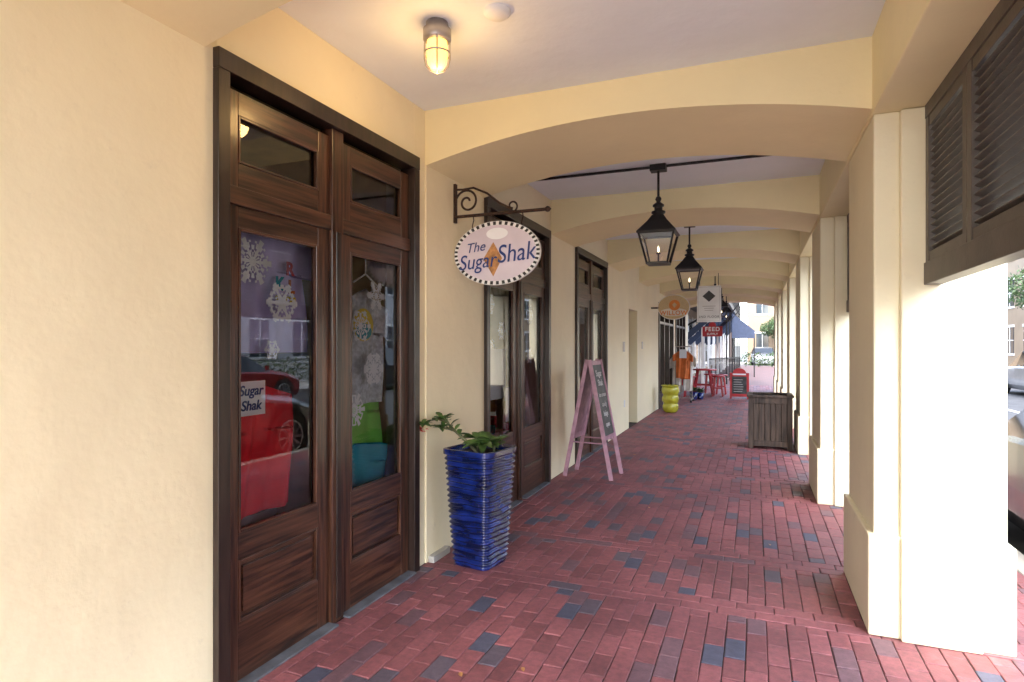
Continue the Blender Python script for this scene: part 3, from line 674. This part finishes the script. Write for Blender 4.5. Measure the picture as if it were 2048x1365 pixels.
s.beam((cx-.22,y+.05,.7),(cx-.22,y+.4,0),.03,.03,'redp'); s.beam((cx+.22,y+.05,.7),(cx+.22,y+.4,0),.03,.03,'redp'); s.box(cx-.25,cx-.2,y,y+.03,0,.06,'redp'); s.box(cx+.2,cx+.25,y,y+.03,0,.06,'redp')
for i in range(6): s.box(cx-.15,cx+.05+.1*random.random(),y-.009,y-.007,.2+i*.065,.21+i*.065,'chalkw')
s.box(cx-.17,cx+.17,y-.004,y-.001,.66,.70,'paper'); s.obj('board',e,.003,1)
# ------------------------------------------------------------------ far balcony building
e=empty('balcony_building'); s=MB()
s.box(-10,-2.6,22,45,0,7,'bbeige'); s.box(-10.2,-2.4,21.8,45.2,7,7.3,'roof')
for i in range(7):
    y=23+i*3; s.box(-2.62,-2.57,y,y+1.8,.3,2.6,'winglass'); s.box(-2.6,-2.55,y-.1,y,.2,2.7,'white'); s.box(-2.6,-2.55,y+1.8,y+1.9,.2,2.7,'white'); s.box(-2.62,-2.57,y+.2,y+1.5,3.6,5.8,'winglass')
s.box(-2.6,-.9,22.5,45,3.05,3.2,'black')
for i in range(8):
    y=22.8+i*3.1; s.beam((-1.75,y,0),(-1.75,y,3.05),.1,.1,'white'); s.beam((-1.0,y,3.2),(-1.0,y,6),.08,.08,'black')
    s.beam((-2.55,y,1.55),(-1.0,y,3.0),.14,.2,'awn'); s.beam((-2.55,y+1.5,2.2),(-1.0,y+1.5,3.05),.06,.08,'black')
    s.beam((-1.0,y+1.5,0),(-1.0,y+1.5,3.05),.05,.05,'black'); s.beam((-1.0,y+1.5,2.5),(-.55,y+1.5,3.05),.04,.04,'black')
s.beam((-.95,22.5,4.1),(-.95,45,4.1),.06,.05,'black'); s.beam((-.95,22.5,3.3),(-.95,45,3.3),.05,.04,'black'); s.beam((-2.6,22.5,4.1),(-.95,22.5,4.1),.05,.06,'black')
for i in range(140): y=22.5+i*.16; s.beam((-.95,y,3.3),(-.95,y,4.1),.02,.02,'black')
for i in range(11): s.beam((-2.55+i*.16,22.5,3.2),(-2.55+i*.16,22.5,4.1),.02,.02,'black')
s.box(-2.6,-.7,22.5,45,6.0,6.12,'roof')
s.obj('facade',e)
e=empty('iron_fence'); s=MB()
s.beam((-1.6,24,.95),(-.6,28,.95),.04,.04,'black'); s.beam((-1.6,24,.15),(-.6,28,.15),.04,.03,'black')
for i in range(40): t=i/39; s.beam((-1.6+1.0*t,24+4*t,.0 if i%8==0 else .15),(-1.6+1.0*t,24+4*t,.98),.02,.02,'black')
s.obj('rails',e)
e=empty('shop_awning'); s=MB()
s.add([(-1,30,3.0),(.0,30,2.15),(.0,33,2.15),(-1,33,3.0),(.0,30,1.8),(.0,33,1.8),(-1,30,1.8),(-1,33,1.8)],[(0,1,2,3),(1,4,5,2),(0,6,4,1)],'awn')
for x,y in((-.03,30.05),(-.03,32.95)): s.beam((x,y,0),(x,y,2.0),.05,.05,'black')
s.obj('canvas',e)
def house(name,x0,x1,y0,y1,h,k,floors=2,face='x'):
    e=empty(name); s=MB(); s.box(x0,x1,y0,y1,-.3,h,k)
    s.add([(x0-.4,y0-.4,h),(x1+.4,y0-.4,h),(x1+.4,y1+.4,h),(x0-.4,y1+.4,h),((x0+x1)/2,y0+2,h+2),((x0+x1)/2,y1-2,h+2)],[(0,1,4),(1,2,5,4),(2,3,5),(3,0,4,5),(3,2,1,0)],'roof')
    for f in range(floors):
        z=1.0+f*h/floors
        n=int((y1-y0)/2.4)
        for i in range(n):
            y=y0+1.2+i*2.4-.5; s.box(x0-.03,x0+.05,y,y+1.0,z,z+1.5,'winglass'); s.box(x0-.06,x0,y-.1,y+1.1,z-.1,z,'white'); s.box(x0-.06,x0,y-.1,y+1.1,z+1.5,z+1.62,'white'); s.box(x0-.05,x0,y+.48,y+.52,z,z+1.5,'white'); s.box(x0-.05,x0,y,y+1,z+.73,z+.77,'white')
        n=int((x1-x0)/2.4)
        for i in range(n):
            x=x0+1.2+i*2.4-.5; s.box(x,x+1.0,y0-.03,y0+.05,z,z+1.5,'winglass'); s.box(x-.1,x+1.1,y0-.06,y0,z-.1,z,'white'); s.box(x-.1,x+1.1,y0-.06,y0,z+1.5,z+1.62,'white'); s.box(x+.48,x+.52,y0-.05,y0,z,z+1.5,'white')
    s.obj('walls',e)
house('white_house',13.6,22,-6,12,6,'bwhite'); house('white_house',14.2,22,15,30,6.5,'bwhite'); house('beige_house',13.5,24,34,52,8,'bbeige',3)
house('beige_house',-.6,11,57,68,6.4,'bbeige',2); house('brick_house',-16,-2,58,70,8,'farbrick',3); house('white_house',14,26,-26,-9,6,'bwhite')
s=MB(); s.box(13.2,13.35,-10,32,-.3,.75,'white'); s.box(13.17,13.38,-10,32,.75,.82,'white'); s.obj('low_wall',None,.01)
def foliage(s,c,rad,n,sz,k='hedge'):
    for i in range(n):
        while True:
            p=Vector([random.uniform(-1,1) for _ in range(3)])
            if .3<p.length<1: break
        p=Vector((c[0]+p.x*rad[0],c[1]+p.y*rad[1],c[2]+p.z*rad[2])); d=Vector([random.gauss(0,1) for _ in range(3)]).normalized(); q=d.orthogonal().normalized(); w=d.cross(q); a=sz*random.uniform(.6,1.3)
        s.add([p-q*a,p+w*a*.5,p+q*a,p-w*a*.5],[(0,1,2,3)],k)
s=MB()
for y in range(-8,30,1): foliage(s,(12.9,y+.5,.45),(.45,.7,.65),130,.08)
s.obj('hedge')
def tree(x,y,h):
    e=empty('shade_tree'); s=MB(); s.tube([(x,y,-.3),(x+.1,y,h*.25),(x,y+.1,h*.5),(x+.1,y,h*.75)],[.2,.15,.1,.04],'bark',10)
    for i in range(7):
        t=i*.9; z=h*(.35+.05*i); p=(x+math.cos(t)*h*.22,y+math.sin(t)*h*.22,z+h*.15); s.tube([(x,y,z),((x+p[0])/2,(y+p[1])/2,z+h*.06),p],[.07,.05,.02],'bark',7)
        foliage(s,p,(h*.17,h*.17,h*.12),420,.09)
    foliage(s,(x,y,h*.8),(h*.2,h*.2,h*.16),700,.09); s.obj('trunk_and_crown',e)
tree(12,32,6); tree(11.8,13.2,5.5); tree(1.9,55.2,4.2); tree(12.5,52,7)
s=MB()
for x in (-.5,.3,1.0): foliage(s,(x,44.5,.5),(.45,.5,.55),160,.08)
s.obj('shrubs')
e=empty('street_lamp'); s=MB(); s.lathe((10.6,27,0),[(.12,0),(.12,.3),(.06,.4),(.045,3.0),(.08,3.05),(.03,3.1)],'black',12); s.lathe((10.6,27,0),[(.08,3.1),(.17,3.5),(.0,3.5)],'head',6,False); s.lathe((10.6,27,0),[(.2,3.5),(.05,3.72),(0,3.8)],'black',6,False); s.obj('post',e)
def car(x,y,paint,flip=1,suv=0):
    e=empty('parked_car'); s=MB()
    st=[(-2.3,.50,.58,.66,0),(-2.2,.66,.74,.78,0),(-1.7,.80,.88,.88,0),(-1.0,.90,.97,.91,0),(-.35,.93,1.36+.12*suv,.92,1),(.3,.95,1.44+.2*suv,.92,1),(1.1,.97,1.40+.22*suv,.92,1),(1.8,.99,1.10+.35*suv,.90,1 if suv else 0),(2.15,.94,1.0+.1*suv,.86,0),(2.3,.6,.66,.78,0)]
    sec=[]
    for (yy,bz,tz,w,cab) in st:
        wt=w*(.74 if cab else .84)
        sec.append([(w*.9,.2),(w*.99,.35),(w,.55 if bz>.6 else .45),(w*.985,bz-.04),(w*.95,bz),(wt,tz-.03),(wt*.85,tz),(0,tz+.02)])
    for side in(1,-1):
        vs=[(x+side*p[0],y+flip*st[i][0],p[1]-.14) for i,se in enumerate(sec) for p in se]; n=8
        for i in range(len(st)-1):
            for j in range(n-1):
                cabr=-1.1<st[i][0] and st[i+1][0]<(1.85 if not suv else 2.2)
                glass=(j==4 and cabr and (st[i][4] or st[i+1][4])) or (j>=5 and ((st[i][0]==-1.0) or (not suv and st[i][0]==1.1)))
                f=[i*n+j,i*n+j+1,(i+1)*n+j+1,(i+1)*n+j]
                s.add([vs[q] for q in f],[(0,1,2,3)],'carg' if glass else paint,True)
        for i in (0,len(st)-1): s.add([vs[i*n+j] for j in range(n)]+[(x,y+flip*st[i][0],sec[i][0][1]-.14)],[list(range(n+1))],paint)
        for wy in(-1.42,1.42):
            cx=x+side*.80; cy=y+flip*wy; cz=.335-.14
            def ringx(r,xx,nn=28): return [(xx,cy+r*math.cos(2*math.pi*q/nn),cz+r*math.sin(2*math.pi*q/nn)) for q in range(nn)]
            s.add(ringx(.39,x+side*.925),[list(range(28))],'blk')
            s.tube([(cx-side*.05,cy,cz),(cx+side*.135,cy,cz)],.335,'tyre',28)
            s.add(ringx(.235,cx+side*.137),[list(range(28))],'blk')
            for q in range(10):
                t=q*math.pi/5; s.beam((cx+side*.141,cy,cz),(cx+side*.139,cy+math.cos(t)*.225,cz+math.sin(t)*.225),.03,.012,'rim',(1,0,0))
            s.tube([(cx+side*.138,cy+.23*math.cos(a*.3),cz+.23*math.sin(a*.3)) for a in range(22)],.012,'rim',6)
        s.box(x+side*.93-.06,x+side*.93+.1*side+.06,y+flip*-.75-.06,y+flip*-.75+.06,.82,.94,paint)
        s.beam((x+side*.905,y+flip*.3,.80),(x+side*.70,y+flip*.35,1.27+.15*suv),.05,.02,'blk')
        s.box(x+side*.5-.17,x+side*.5+.17,y+flip*-2.29-.02,y+flip*-2.29+.02,.42,.52,'head'); s.box(x+side*.6-.15,x+side*.6+.15,y+flip*2.28-.02,y+flip*2.28+.05,.52,.66,'tail')
    s.obj('body',e)
car(2.75,5.3,'carb',-1,0); car(2.75,15.6,'cars',-1,1); car(2.8,-.9,'carw',-1,0); car(2.8,21.5,'carw',1,0)
car(8.7,11.6,'carr',-1,0); car(8.75,18.5,'carw',-1,1); car(8.7,5.2,'carb',-1,1); car(.6,52.5,'cars',1,0); car(8.7,23.8,'cars',-1,1)
s=MB()
for x,y in((-1.0,2.6),(-.9,5.6),(-1.25,2.45),(-.2,7.4),(.1,4.9),(-1.5,8.2)): leafm(s,(x,y,.006),(random.uniform(-1,1),random.uniform(-1,1),.1),.04,.02,'tan',.1)
s.obj('fallen_leaves')
# ------------------------------------------------------------------ light
sd=Vector((.14,-.75,.9)).normalized()
sun=bpy.data.lights.new('sun','SUN'); sun.energy=3.2; sun.angle=R(.5); sun.color=(1,.95,.86)
so=bpy.data.objects.new('sun',sun); COL.objects.link(so); so.rotation_euler=(-sd).to_track_quat('-Z','Y').to_euler()
w=bpy.data.worlds.new('World'); scene.world=w; w.use_nodes=True; nt=w.node_tree
sk=nt.nodes.new('ShaderNodeTexSky'); sk.sky_type='NISHITA'; sk.sun_disc=False; sk.sun_elevation=math.asin(sd.z); sk.sun_rotation=math.atan2(sd.x,sd.y)
sk.dust_density=2.0; sk.ozone_density=1.0
hs=nt.nodes.new('ShaderNodeHueSaturation'); hs.inputs['Saturation'].default_value=.68; nt.links.new(sk.outputs[0],hs.inputs['Color'])
bg=nt.nodes['Background']; nt.links.new(hs.outputs[0],bg.inputs[0]); bg.inputs[1].default_value=2.0
scene.view_settings.view_transform='Standard'; scene.view_settings.look='None'; scene.view_settings.exposure=0
cam=bpy.data.cameras.new('camera'); co=bpy.data.objects.new('camera',cam); COL.objects.link(co); scene.camera=co
co.location=(0,0,1.5); co.rotation_euler=(R(90),0,R(22.01)); cam.sensor_width=36; cam.lens=36*1202/2048; cam.shift_y=7.5/2048; cam.clip_end=2500; cam.clip_start=.02
